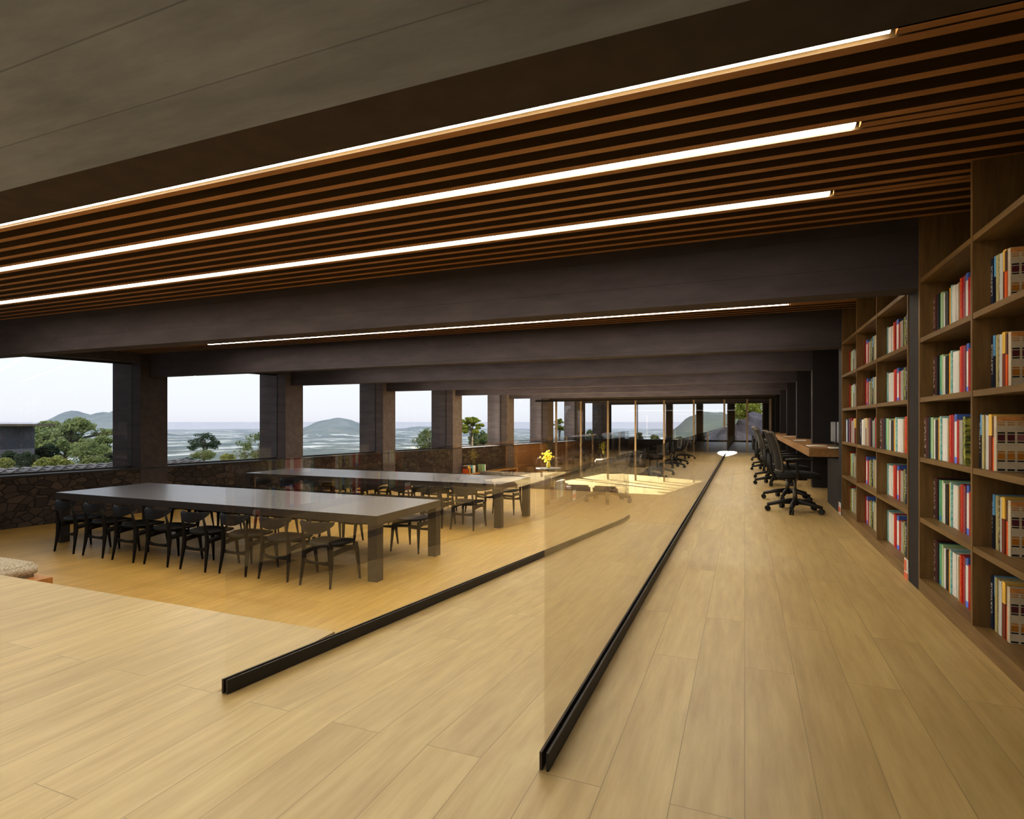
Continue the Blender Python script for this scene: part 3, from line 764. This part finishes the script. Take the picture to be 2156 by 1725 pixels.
# ------------------------------------------------------------------ office chair (faces +X)
def office_chair():
    t = tag(empty('office_chair', (0, 0, 0)), 'black office chair', 'chair')
    bm = bmesh.new()
    for k in range(5):
        a = 2*PI*k/5+.63
        c, s = math.cos(a), math.sin(a)
        tube(bm, [(c*.03, s*.03, .125), (c*.16, s*.16, .115), (c*.315, s*.315, .078)], [(.036, .034), (.033, .026), (.024, .020)], 8)
    tube(bm, [(0, 0, .08), (0, 0, .15)], .04, 12)
    obj('star_base', bm, M['ofblack'], t)
    for k in range(5):
        a = 2*PI*k/5+.63; bm = bmesh.new(); c, s = math.cos(a)*.31, math.sin(a)*.31
        for o in (-.014, .014):
            d = Vector((-math.sin(a), math.cos(a), 0))*o
            e = Vector((-math.sin(a), math.cos(a), 0))*.009
            p = Vector((c, s, .033)); tube(bm, [p+d-e, p+d+e], .032, 12)
        tube(bm, [(c, s, .03), (c, s, .075)], .011, 6)
        obj('caster', bm, M['ofblack'], t)
    bm = bmesh.new(); tube(bm, [(0, 0, .15), (0, 0, .28)], .027, 12); tube(bm, [(0, 0, .28), (0, 0, .41)], .016, 12)
    obj('gas_column', bm, M['ofgrey'], t)
    bm = bmesh.new(); box(bm, -.10, .12, -.09, .09, .39, .425, bevel=.01); obj('tilt_mechanism', bm, M['ofblack'], t)
    # seat cushion
    bm = bmesh.new(); box(bm, -.22, .26, -.245, .245, .425, .495)
    bmesh.ops.subdivide_edges(bm, edges=list(bm.edges), cuts=3, use_grid_fill=True)
    for v in bm.verts:
        r = (v.co.x/.25)**4*.5+(v.co.y/.245)**4*.4
        if v.co.z > .46: v.co.z -= .018*r
        if v.co.x > .2: v.co.z -= .012
        v.co.y *= 1-.12*max(0, -v.co.x/.22)**2
        if abs(v.co.y) > .2 and abs(v.co.x) > .18: v.co.x *= .92; v.co.y *= .95
    obj('seat', bm, M['ofmesh'], t, smooth=True)
    # back: curved frame with mesh panel
    bm = bmesh.new(); nx, nz = 10, 14; g = []
    for i in range(nx+1):
        u = i/nx*2-1; row = []
        for j in range(nz+1):
            w = j/nz; z = .50+.47*w
            half = .225*(1-.10*(1-w))*(1 if w < .85 else 1-.25*((w-.85)/.15)**2)
            x = -.205-.055*math.sin(w*PI*.5)+(-.035*math.sin(w*PI))*-1 + .035*u*u-.05*w
            row.append((x, u*half, z))
        g.append(row)
    G = [[bm.verts.new(p) for p in row] for row in g]; G2 = [[bm.verts.new((p[0]-.006, p[1], p[2])) for p in row] for row in g]
    for A in (G, G2):
        for i in range(nx):
            for j in range(nz): bm.faces.new((A[i][j], A[i+1][j], A[i+1][j+1], A[i][j+1]))
    back = obj('backrest', bm, M['ofmesh'], t, smooth=True)
    bm = bmesh.new()
    loop = [g[0][j] for j in range(nz+1)]+[g[i][nz] for i in range(1, nx+1)]+[g[nx][j] for j in range(nz-1, -1, -1)]+[g[i][0] for i in range(nx-1, -1, -1)]
    tube(bm, [(p[0]-.003, p[1], p[2]) for p in loop], .013, 6)
    obj('back_frame', bm, M['frame'], t)
    bm = bmesh.new()
    tube(bm, [(-.05, 0, .405), (-.22, 0, .42), (-.285, 0, .50), (-.29, 0, .70)], [(.025, .018), (.03, .018), (.035, .014), (.025, .010)], 8)
    obj('back_support', bm, M['ofblack'], t)
    
    for s in (-1, 1):
        bm = bmesh.new()
        tube(bm, [(-.02, s*.19, .41), (-.02, s*.285, .44), (-.04, s*.295, .60), (-.03, s*.29, .64)], [(.016, .012)]*4, 8)
        tube(bm, [(-.16, s*.285, .65), (0, s*.29, .66), (.13, s*.27, .65)], [(.03, .012), (.035, .014), (.028, .012)], 8)
        obj('armrest', bm, M['ofblack'], t)
    return t
oc = office_chair(); register(oc)
for k, (x, y, rz) in enumerate([(.57, 7.80, .12), (.56, 8.98, .05), (.48, 10.98, .1), (.50, 12.15, -.1), (.46, 14.15, .1), (.50, 15.35, .05), (.50, 17.6, .1)]):
    if k == 0: c = oc; c.location = (x, y, 0.0); c.rotation_euler = (0, 0, rz)
    else: c = copy_tree(oc, (x, y, 0.0), rz)
    tag(c, f'black mesh office chair on casters, {ORD[k]} along the oak desk from its near end', 'chair', 'office chairs along the oak desk')

# ------------------------------------------------------------------ lowest area furniture
def rounded(bm, x0, x1, y0, y1, z0, z1, b):
    box(bm, x0, x1, y0, y1, z0, z1)
t = tag(empty('sofa', (-5.9, 15.1, ZC)), 'rounded beige sofa half hidden behind the second table', 'sofa')
bm = bmesh.new(); box(bm, -1.15, 1.15, -.45, .45, .08, .45); bmesh.ops.bevel(bm, geom=list(bm.edges), offset=.07, segments=4, affect='EDGES'); obj('seat', bm, M['beige'], t, smooth=True)
bm = bmesh.new(); box(bm, -1.15, 1.15, -.47, -.22, .30, .84); bmesh.ops.bevel(bm, geom=list(bm.edges), offset=.1, segments=5, affect='EDGES'); obj('backrest', bm, M['beige'], t, smooth=True)
for s in (-1, 1):
    bm = bmesh.new(); box(bm, s*1.2-.14, s*1.2+.14, -.45, .45, .08, .62); bmesh.ops.bevel(bm, geom=list(bm.edges), offset=.1, segments=4, affect='EDGES'); obj('arm', bm, M['beige'], t, smooth=True)
    bm = bmesh.new()
    for q in (-.38, .38): tube(bm, [(s*1.1, q, 0.001), (s*1.1, q, .10)], .02, 8)
    obj('leg', bm, M['steel'], t)
def armchair(x, y, rz, label, m):
    t = tag(empty('armchair', (x, y, ZC), rz), label, 'armchair', 'low brown armchairs in the lowest area')
    bm = bmesh.new(); box(bm, -.33, .33, -.3, .35, .14, .34); bmesh.ops.bevel(bm, geom=list(bm.edges), offset=.05, segments=3, affect='EDGES'); obj('seat', bm, m, t, smooth=True)
    bm = bmesh.new(); box(bm, -.33, .33, -.38, -.24, .25, .60); bmesh.ops.bevel(bm, geom=list(bm.edges), offset=.05, segments=3, affect='EDGES'); obj('backrest', bm, m, t, smooth=True)
    for sx in (-1, 1):
        for sy in (-1, 1):
            bm = bmesh.new(); tube(bm, [(sx*.27, sy*.27, .001), (sx*.25, sy*.25, .16)], [.012, .018], 8); obj('leg', bm, M['steel'], t)
armchair(-4.05, 14.75, .1, 'low brown armchair just past the floor edge, left one of the pair', M['brown'])
armchair(-3.25, 14.7, -.1, 'low brown armchair just past the floor edge, right one of the pair', M['brown'])
armchair(-6.0, 25.2, .6, 'low beige armchair behind the glazed partition, left of the other one', M['beige'])
armchair(-4.4, 26.0, 1.0, 'low beige armchair behind the glazed partition, the right one', M['beige'])
t = tag(empty('side_table', (-6.0, 18.0, ZC)), 'round dark side table carrying yellow flowers', 'table')
bm = bmesh.new(); tube(bm, [(0, 0, .68), (0, 0, .71)], .42, 32); obj('tabletop', bm, M['steel'], t)
bm = bmesh.new(); tube(bm, [(0, 0, 0.02), (0, 0, .68)], .03, 12); obj('pedestal', bm, M['steel'], t)
bm = bmesh.new(); tube(bm, [(0, 0, 0.001), (0, 0, .02)], .24, 24); obj('base', bm, M['steel'], t)
t = tag(empty('flower_vase', (-6.0, 18.0, ZC+.711)), 'small vase of bright yellow flowers on the dark side table', 'vase')
bm = bmesh.new(); tube(bm, [(0, 0, 0), (0, 0, .06), (0, 0, .14), (0, 0, .20), (0, 0, .22)], [.045, .065, .06, .035, .042], 16); obj('vase', bm, M['petal'], t)
bm = bmesh.new(); rr = random.Random(3)
for k in range(46):
    p = Vector((rr.gauss(0, .09), rr.gauss(0, .09), .38+rr.gauss(0, .08)))
    bmesh.ops.create_icosphere(bm, subdivisions=1, radius=.035, matrix=Matrix.Translation(p))
obj('blossoms', bm, M['petal'], t)
bm = bmesh.new()
for k in range(7):
    tube(bm, [(0, 0, .1), (rr.uniform(-.07, .07), rr.uniform(-.07, .07), .36)], .004, 5)
obj('stems', bm, M['leaf_mid'], t)
# low shelf with a few books against the panelled wall
p = wallpt(18.6, -.24)
t = tag(empty('low_shelf', (p.x, p.y, ZC), -WA), 'low orange brown shelf against the panelled wall below the far windows', 'shelf')
bm = bmesh.new()
box(bm, -.18, .18, -1.6, 1.6, .08, .11); box(bm, -.18, .18, -1.6, 1.6, .47, .50)
for y in (-1.585, -.5, .5, 1.585): box(bm, -.18, .18, y-.015, y+.015, .11, .47)
box(bm, -.15, .15, -1.55, 1.55, .001, .08)
obj('carcass', bm, M['panel'], t)
WB = Matrix.Rotation(-WA, 3, 'Z')
for k, key in enumerate(['brick', 'amber', 'orange', 'sky', 'teal', 'white', 'tan', 'pale', 'mint', 'navytop']):
    _, _, th, h = BK[key]
    yy = -1.35+k*.075 + (.35 if k > 6 else 0)
    q = Vector((p.x, p.y, 0))+WB @ Vector((.06, yy, 0))
    a, b = MESH[key]; o = bpy.data.objects.new('book', a); COL.objects.link(o); o.location = (q.x, q.y, ZC+.5005); o.rotation_euler = (0, 0, PI-WA)
    pg = bpy.data.objects.new('pages', b); COL.objects.link(pg); pg.parent = o
    tag(o, f'{BK[key][0]} book, {ORD[k]} from left on the low shelf under the far windows', 'book', 'books on the low shelf below the far windows')

# ------------------------------------------------------------------ outside
TH = math.atan(490/1208)
def dirxy(px):
    r = (px-1078)/1208
    d = Vector((math.cos(TH)*r-math.sin(TH), math.sin(TH)*r+math.cos(TH)))
    return d            # unit depth; multiply by depth
BASE = [(10, -2.6), (60, -5.2), (150, -11), (300, -20.5), (600, -34), (900, -45), (2000, -55), (5200, -60), (6500, -90)]
def base_h(r):
    for (a, ha), (b, hb) in zip(BASE[:-1], BASE[1:]):
        if r <= b:
            t = max(0, (math.log(r)-math.log(a))/(math.log(b)-math.log(a))); return ha+(hb-ha)*t
    return -90
# hills: (px, depth, height above base, width across m, depth width)
HILLS = [(258, 2600, 108, 120, 500), (150, 2500, 70, 110, 400), (80, 2400, 30, 130, 300), (705, 2600, 58, 95, 400), (760, 2700, 34, 110, 400), (650, 2500, 24, 80, 300), (900, 3500, 30, 200, 300),
         (1505, 420, 36, 34, 90), (1562, 300, 27, 10, 60), (1430, 600, 24, 28, 150)]
HC = [(dirxy(a)*d, h, w, dw, dirxy(a).normalized()) for a, d, h, w, dw in HILLS]
bm = bmesh.new(); rows = []
NA, NR = 260, 130
for j in range(NR):
    r = 13*(6500/13)**(j/(NR-1)); row = []
    for i in range(NA):
        a = math.radians(-75+105*i/(NA-1))     # measured from +Y toward +X
        x, y = math.sin(a)*r, math.cos(a)*r
        z = base_h(r)
        for c, h, w, dw, dr in HC:
            dv = Vector((x, y))-c; al = dv.dot(dr); ac = dv.x*dr.y-dv.y*dr.x
            e = (al/dw)**2+(ac/w)**2
            if e < 9: z += h*math.exp(-e)*(1+.25*noise.noise(Vector((x, y, 0))/(w*.5)))
        z += noise.noise(Vector((x/(r*.25+5), y/(r*.25+5), 3)))*min(r*.008, 9)
        row.append(bm.verts.new((x, y, z)))
    rows.append(row)
for j in range(NR-1):
    for i in range(NA-1):
        f = bm.faces.new((rows[j][i], rows[j][i+1], rows[j+1][i+1], rows[j+1][i])); f.smooth = True
def terrain_mat():
    m, nt, out = new_mat('hillside')
    pos = nt.nodes.new('ShaderNodeNewGeometry').outputs['Position']
    ln_ = N(nt, 'ShaderNodeVectorMath', operation='LENGTH'); L(nt, pos, ln_.inputs[0]); d = ln_.outputs['Value']
    v = mapping(nt, (1, 1, 1), coord='Position')
    n1 = noise_(nt, v, .09, 6, .65); n2 = noise_(nt, v, .006, 6, .65)
    near = ramp(nt, n1, [(.35, (.10, .13, .05)), (.5, (.22, .25, .10)), (.65, (.36, .36, .18))])
    vo = N(nt, 'ShaderNodeTexVoronoi', Scale=.012); L(nt, v, vo.inputs['Vector'])
    sp = nt.nodes.new('ShaderNodeSeparateColor'); L(nt, vo.outputs['Color'], sp.inputs[0])
    sz = nt.nodes.new('ShaderNodeSeparateXYZ'); L(nt, pos, sz.inputs[0]); flat = math_(nt, 'LESS_THAN', sz.outputs[2], -44.0)
    fld = math_(nt, 'MULTIPLY', flat, math_(nt, 'MULTIPLY', math_(nt, 'GREATER_THAN', sp.outputs[0], .66), ramp(nt, n2, [(.42, (0, 0, 0)), (.56, (1, 1, 1))])))
    vs = N(nt, 'ShaderNodeTexVoronoi', Scale=.05); L(nt, v, vs.inputs['Vector'])
    sp2 = nt.nodes.new('ShaderNodeSeparateColor'); L(nt, vs.outputs['Color'], sp2.inputs[0])
    town = math_(nt, 'MULTIPLY', math_(nt, 'MULTIPLY', flat, math_(nt, 'GREATER_THAN', sp2.outputs[1], .8)), ramp(nt, n2, [(.47, (0, 0, 0)), (.55, (1, 1, 1))]))
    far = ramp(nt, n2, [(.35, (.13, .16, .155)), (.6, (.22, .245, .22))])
    far = mix(nt, math_(nt, 'MULTIPLY', fld, .9), far, (.72, .72, .66))
    far = mix(nt, math_(nt, 'MULTIPLY', town, .85), far, (.85, .85, .82))
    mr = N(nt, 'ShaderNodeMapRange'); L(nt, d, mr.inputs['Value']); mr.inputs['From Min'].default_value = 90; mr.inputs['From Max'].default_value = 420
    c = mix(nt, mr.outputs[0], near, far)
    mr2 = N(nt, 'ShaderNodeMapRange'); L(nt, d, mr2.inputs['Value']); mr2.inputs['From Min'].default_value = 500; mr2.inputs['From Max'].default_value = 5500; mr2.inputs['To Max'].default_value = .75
    c = mix(nt, mr2.outputs[0], c, (.36, .40, .46))  # distance haze painted into the ground colour
    bsdf(nt, out, c, .95, 0, .1); return m
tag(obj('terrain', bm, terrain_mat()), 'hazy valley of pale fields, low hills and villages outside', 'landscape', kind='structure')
bm = bmesh.new()
prism(bm, [(-90000, -20000), (60000, -20000), (60000, 90000), (-90000, 90000)], -66, -61)
m, nt, out = new_mat('sea'); bsdf(nt, out, (.50, .50, .545), .7, 0, .1)
tag(obj('sea', bm, m), 'flat pale sea along the horizon', 'sea', kind='structure')
def ground_z(x, y):
    return base_h(max(13, math.hypot(x, y)))

def tree(px, depth, ytop, halfw, hcrown, mat, label, umbrella=False, seed=1, name='tree', leaf=None, dens=1.0):
    rd = random.Random(seed)
    d = dirxy(px)*depth; gz = ground_z(d.x, d.y)-.3
    ztop = 1.1+(888-ytop)*depth/1208
    H = max(ztop-gz, 1.0); R = halfw*depth/1208; C = min(hcrown*depth/1208, H*.96)
    t = tag(empty(name, (d.x, d.y, gz)), label, 'tree' if name == 'tree' else 'bush', 'trees and bushes outside the windows')
    ls = leaf or max(.07, R*.034)
    clumps = []
    ncl = int((44 if umbrella else 40)*dens)
    for k in range(ncl):
        a = rd.uniform(0, 2*PI); q = math.sqrt(rd.random())
        if umbrella:
            lay = rd.random()
            rr_ = R*(.45+.5*(1-lay))*q if lay > .9 else R*(.55+.45*math.sin(PI*(.25+lay*.5)))*q
            z = H-C*(1-lay)*.85-C*.10-rr_*.16
            clumps.append((Vector((math.cos(a)*rr_, math.sin(a)*rr_, z)), R*rd.uniform(.14, .27), .5))
        else:
            ph = rd.uniform(-.9, 1); rr_ = R*math.sqrt(max(.05, 1-ph*ph))*(.35+.55*q)
            clumps.append((Vector((math.cos(a)*rr_, math.sin(a)*rr_, H-C/2+ph*C*.42)), R*rd.uniform(.18, .34), .8))
    bm = bmesh.new()
    for c, r, fl in clumps:
        for k in range(int(120*dens)):
            v = Vector((rd.gauss(0, 1), rd.gauss(0, 1), rd.gauss(0, 1))).normalized()*r*rd.uniform(.55, 1.05); v.z *= fl
            n = Vector((rd.gauss(0, 1), rd.gauss(0, 1), rd.gauss(0, 1))).normalized()
            u = n.orthogonal().normalized(); w = n.cross(u); s = ls*rd.uniform(.6, 1.3)
            p = c+v
            bm.faces.new([bm.verts.new(p+u*s), bm.verts.new(p+w*s*.6), bm.verts.new(p-u*s), bm.verts.new(p-w*s*.6)])
    obj('crown', bm, mat, t)
    bm = bmesh.new(); tr = max(.05, R*.045)
    top = H-C*.55
    tube(bm, [(0, 0, 0), (rd.uniform(-.1, .1)*R, 0, top*.5), (0, 0, top)], [tr*1.5, tr, tr*.7], 7)
    for c, r, fl in clumps[::3]:
        tube(bm, [(0, 0, top*rd.uniform(.6, .95)), tuple(c*.5+Vector((0, 0, top*.45))), tuple(c)], [tr*.55, tr*.4, tr*.15], 5)
    obj('trunk', bm, M['bark'], t)
tree(140, 78, 877, 82, 74, M['leaf_pale'], 'broad pale green tree with feathery layers in the leftmost window', True, 1, dens=1.5)
tree(60, 58, 923, 22, 56, M['leaf_mid'], 'rounded grey green bush left of the broad pale tree', False, 2, 'bush')
tree(102, 52, 935, 22, 42, M['leaf_dark'], 'dark green bush below the broad pale tree', False, 3, 'bush', dens=1.3)
tree(18, 42, 950, 17, 34, M['leaf_dark'], 'very dark bush at the far left end of the leftmost window', False, 4, 'bush')
tree(54, 41, 953, 19, 32, M['leaf_dark'], 'second dark bush from the left, low against the roof tiles', False, 5, 'bush')
tree(190, 49, 928, 36, 52, M['leaf_pale'], 'bushy pale tree right of the broad tree', False, 6)
tree(231, 44, 954, 14, 24, M['leaf_dark'], 'small dark bush beside the first window column', False, 8, 'bush')
tree(112, 34, 964, 34, 30, M['leaf_gold'], 'low yellow green hedge-like bush above the tiled roof', False, 9, 'bush', leaf=.09)
tree(205, 36, 968, 34, 28, M['leaf_mid'], 'low mid green bush above the tiled roof', False, 10, 'bush', leaf=.09)
tree(8, 33, 966, 18, 28, M['leaf_gold'], 'low yellow green bush in the leftmost corner of the view', False, 11, 'bush', leaf=.09)
tree(428, 140, 909, 31, 34, M['leaf_dark'], 'small dark umbrella shaped tree alone in the second window', True, 12, dens=1.2)
tree(428, 88, 950, 26, 16, M['leaf_mid'], 'low mid green bush under the umbrella shaped tree', False, 13, 'bush')
tree(541, 58, 913, 42, 64, M['leaf_mid'], 'mid green tree touching the second window column', False, 14)
tree(480, 80, 955, 16, 24, M['leaf_gold'], 'small yellowish bush in the second window', False, 15, 'bush')
tree(392, 66, 966, 20, 14, M['leaf_dark'], 'dark bush along the bottom of the second window', False, 16, 'bush')
tree(905, 60, 905, 36, 50, M['leaf_mid'], 'green tree at the right side of the fourth window', False, 17)
tree(992, 50, 876, 26, 34, M['leaf_yellow'], 'yellow green sunlit tree in the fifth window', True, 18, dens=1.2)
tree(1008, 55, 906, 24, 40, M['leaf_mid'], 'mid green bush under the sunlit tree', False, 19, 'bush')
tree(1178, 55, 880, 12, 26, M['leaf_yellow'], 'sunlit yellow green tree in the seventh window', True, 20)
tree(1242, 60, 905, 10, 28, M['leaf_mid'], 'narrow green tree seen in the eighth window', False, 21)
tree(1568, 44, 842, 34, 42, M['leaf_yellow'], 'yellow green leafy tree beside the rock bank at the far end', False, 22, dens=1.4)
for k, (px_, w_) in enumerate([(1345, 12), (1378, 13), (1430, 13), (1475, 14), (1512, 14)]):
    tree(px_, 38.5, 912+(k % 3)*4, w_, 34, M['leaf_dark'] if k % 2 == 0 else M['leaf_mid'], ['dark', 'mid green', 'dusky', 'olive', 'deep green'][k]+f' low shrub outside the end facade, {ORD[k]} from left', False, 30+k, 'bush', leaf=.08)
# rock bank
bm = bmesh.new()
bmesh.ops.create_icosphere(bm, subdivisions=5, radius=1)
for v in bm.verts:
    n = noise.fractal(v.co*1.7, .6, 2.0, 5)
    v.co = Vector((v.co.x*4.6, v.co.y*3.2, v.co.z*4.4))*(1+.28*n)
d = dirxy(1607)*41
tag(obj('rock_bank', bm, M['rock'], loc=(d.x+2.5, d.y, -2.0)), 'dark rocky bank outside the right end of the far facade', 'rock', kind='structure')
# white handrail outside the end facade
a = Vector((*(dirxy(1445)*36), .0)); b = Vector((*(dirxy(1541)*36), 0))
bm = bmesh.new(); tube(bm, [(a.x, a.y, 1.1-42*36/1208), (b.x, b.y, 1.1-7*36/1208)], .035, 8)
for s in (.08, .5, .92):
    q = a.lerp(b, s); zt = 1.1-(42-35*s)*36/1208
    tube(bm, [(q.x, q.y, -3.6), (q.x, q.y, zt)], .02, 6)
tag(obj('handrail', bm, M['white']), 'thin white sloping handrail outside the end windows', 'handrail')
# tiled roof just outside the first window
bm = bmesh.new()
for j in range(4):
    for i in range(38):
        y = 2.6+i*.19
        p0 = wallpt(y, 1.0+j*.42); p1 = wallpt(y, 1.0+(j+1)*.42+.04)
        z0 = .09+j*.014; z1 = .09+(j+1)*.014
        vs0, vs1 = [], []
        for s in range(7):
            an = PI*s/6; off = math.cos(an)*.085; hz = math.sin(an)*.05
            vs0.append(bm.verts.new((p0.x+off*.187, p0.y+off*.98, z0+hz))); vs1.append(bm.verts.new((p1.x+off*.187, p1.y+off*.98, z1-.014+hz)))
        for s in range(6): bm.faces.new((vs0[s], vs0[s+1], vs1[s+1], vs1[s])).smooth = True
p = [wallpt(2.4, 1.02), wallpt(9.8, 1.02), wallpt(9.8, 2.7), wallpt(2.4, 2.7)]
t = tag(obj('tiled_roof', bm, M['tile']), 'low lean-to roof of curved clay tiles outside the leftmost window', 'roof')
bm = bmesh.new(); lo = [bm.verts.new((q.x, q.y, z)) for q, z in zip(p, (.0, .0, .06, .06))]; hi = [bm.verts.new((q.x, q.y, z)) for q, z in zip(p, (.08, .08, .135, .135))]
bm.faces.new(lo); bm.faces.new(hi)
for i in range(4): bm.faces.new((lo[i], lo[(i+1) % 4], hi[(i+1) % 4], hi[i]))
obj('roof_deck', bm, M['bark'], t)
bm = bmesh.new()
for y in (2.6, 9.5):
    for o_ in (1.3, 2.5):
        q = wallpt(y, o_); tube(bm, [(q.x, q.y, -4), (q.x, q.y, -.0)], .06, 8)
obj('post', bm, M['bark'], t)
# neighbouring house
d = dirxy(-5)*46
t = tag(empty('house', (d.x, d.y, ground_z(d.x, d.y))), 'small dark house with a flat overhanging roof at the leftmost edge', 'house')
gz = ground_z(d.x, d.y); hz = 1.1-5*46/1208-gz
sbox('wall', M['housewall'], (-5, 1.1, -2, 2, -1, hz-.16), t)
sbox('roof', M['bark'], (-5.5, 2.75, -2.6, 2.6, hz-.16, hz), t)
sbox('window', M['steel'], (-1.2, .2, -2.03, -2.0, hz-1.5, hz-.5), t)

# ------------------------------------------------------------------ lighting
w = bpy.data.worlds.new('sky'); SC.world = w; w.use_nodes = True
nt = w.node_tree; nt.nodes.clear()
out = nt.nodes.new('ShaderNodeOutputWorld'); bg = nt.nodes.new('ShaderNodeBackground')
tc = nt.nodes.new('ShaderNodeTexCoord'); sp = nt.nodes.new('ShaderNodeSeparateXYZ'); L(nt, tc.outputs['Generated'], sp.inputs[0])
cr = ramp(nt, sp.outputs[2], [(0.0, (.74, .75, .83)), (.02, (.80, .83, .90)), (.08, (.84, .90, .98)), (.22, (.76, .84, .95)), (.6, (.58, .66, .80))])
L(nt, cr, bg.inputs[0]); bg.inputs[1].default_value = 1.04
L(nt, bg.outputs[0], out.inputs[0])
def sun(name, e, d, c, ang=.5):
    l = bpy.data.lights.new(name, 'SUN'); l.energy = e; l.color = c; l.angle = math.radians(ang)
    o = bpy.data.objects.new(name, l); COL.objects.link(o); o.rotation_euler = Vector(d).to_track_quat('-Z', 'Y').to_euler(); return o
sun('sun', 2.6, (-.55, .60, -.62), (1, .93, .82))
# low sun reaching the far end of the hall through the end windows
LS = [((.4, 33.0, 1.9), (-.62, 21.3, 0), 3.2, 30000)]
for yc in (18.7, 21.85, 24.95):
    pt = wallpt(yc, .1, 1.1); dv = Vector((3.3, -2.2, -2.3))
    LS.append((tuple(pt-dv*2.3), tuple(pt+dv), 14, 150000))
for (src, tgt, cone, e) in LS:
    l = bpy.data.lights.new('low_sun', 'SPOT'); l.energy = e; l.color = (1, .96, .90); l.spot_size = math.radians(cone); l.spot_blend = .12; l.shadow_soft_size = .04
    o = bpy.data.objects.new('low_sun', l); COL.objects.link(o)
    src = Vector(src); tgt = Vector(tgt); o.location = src; o.rotation_euler = (tgt-src).to_track_quat('-Z', 'Y').to_euler()
# unseen fill lamp added behind the camera to brighten the foreground floor
l = bpy.data.lights.new('foreground_fill_lamp', 'AREA'); l.shape = 'RECTANGLE'; l.size = 8; l.size_y = 2.5; l.energy = 210; l.color = (1, .95, .86)
o = bpy.data.objects.new('foreground_fill_lamp', l); COL.objects.link(o); o.location = (-4.6, -1.6, 1.95)

# ------------------------------------------------------------------ camera
cam = bpy.data.cameras.new('camera'); co = bpy.data.objects.new('camera', cam); COL.objects.link(co)
co.location = (0, 0, 1.1); co.rotation_euler = (PI/2, 0, TH)
cam.sensor_width = 36; cam.sensor_fit = 'HORIZONTAL'; cam.lens = 36*1208/2156; cam.shift_y = 25.5/2156
cam.clip_end = 200000; cam.clip_start = .05
SC.camera = co
SC.view_settings.view_transform = 'Standard'; SC.view_settings.look = 'None'
SC.view_settings.exposure = .12; SC.view_settings.gamma = 1
SC.view_settings.use_curve_mapping = True
cm = SC.view_settings.curve_mapping; c = cm.curves[3]
for p in ((.035, .024), (.15, .135), (.45, .49), (.8, .88)): c.points.new(*p)
cm.update()
SC.cycles.use_denoising = True
SC.cycles.max_bounces = 10; SC.cycles.transparent_max_bounces = 24; SC.cycles.sample_clamp_indirect = 8
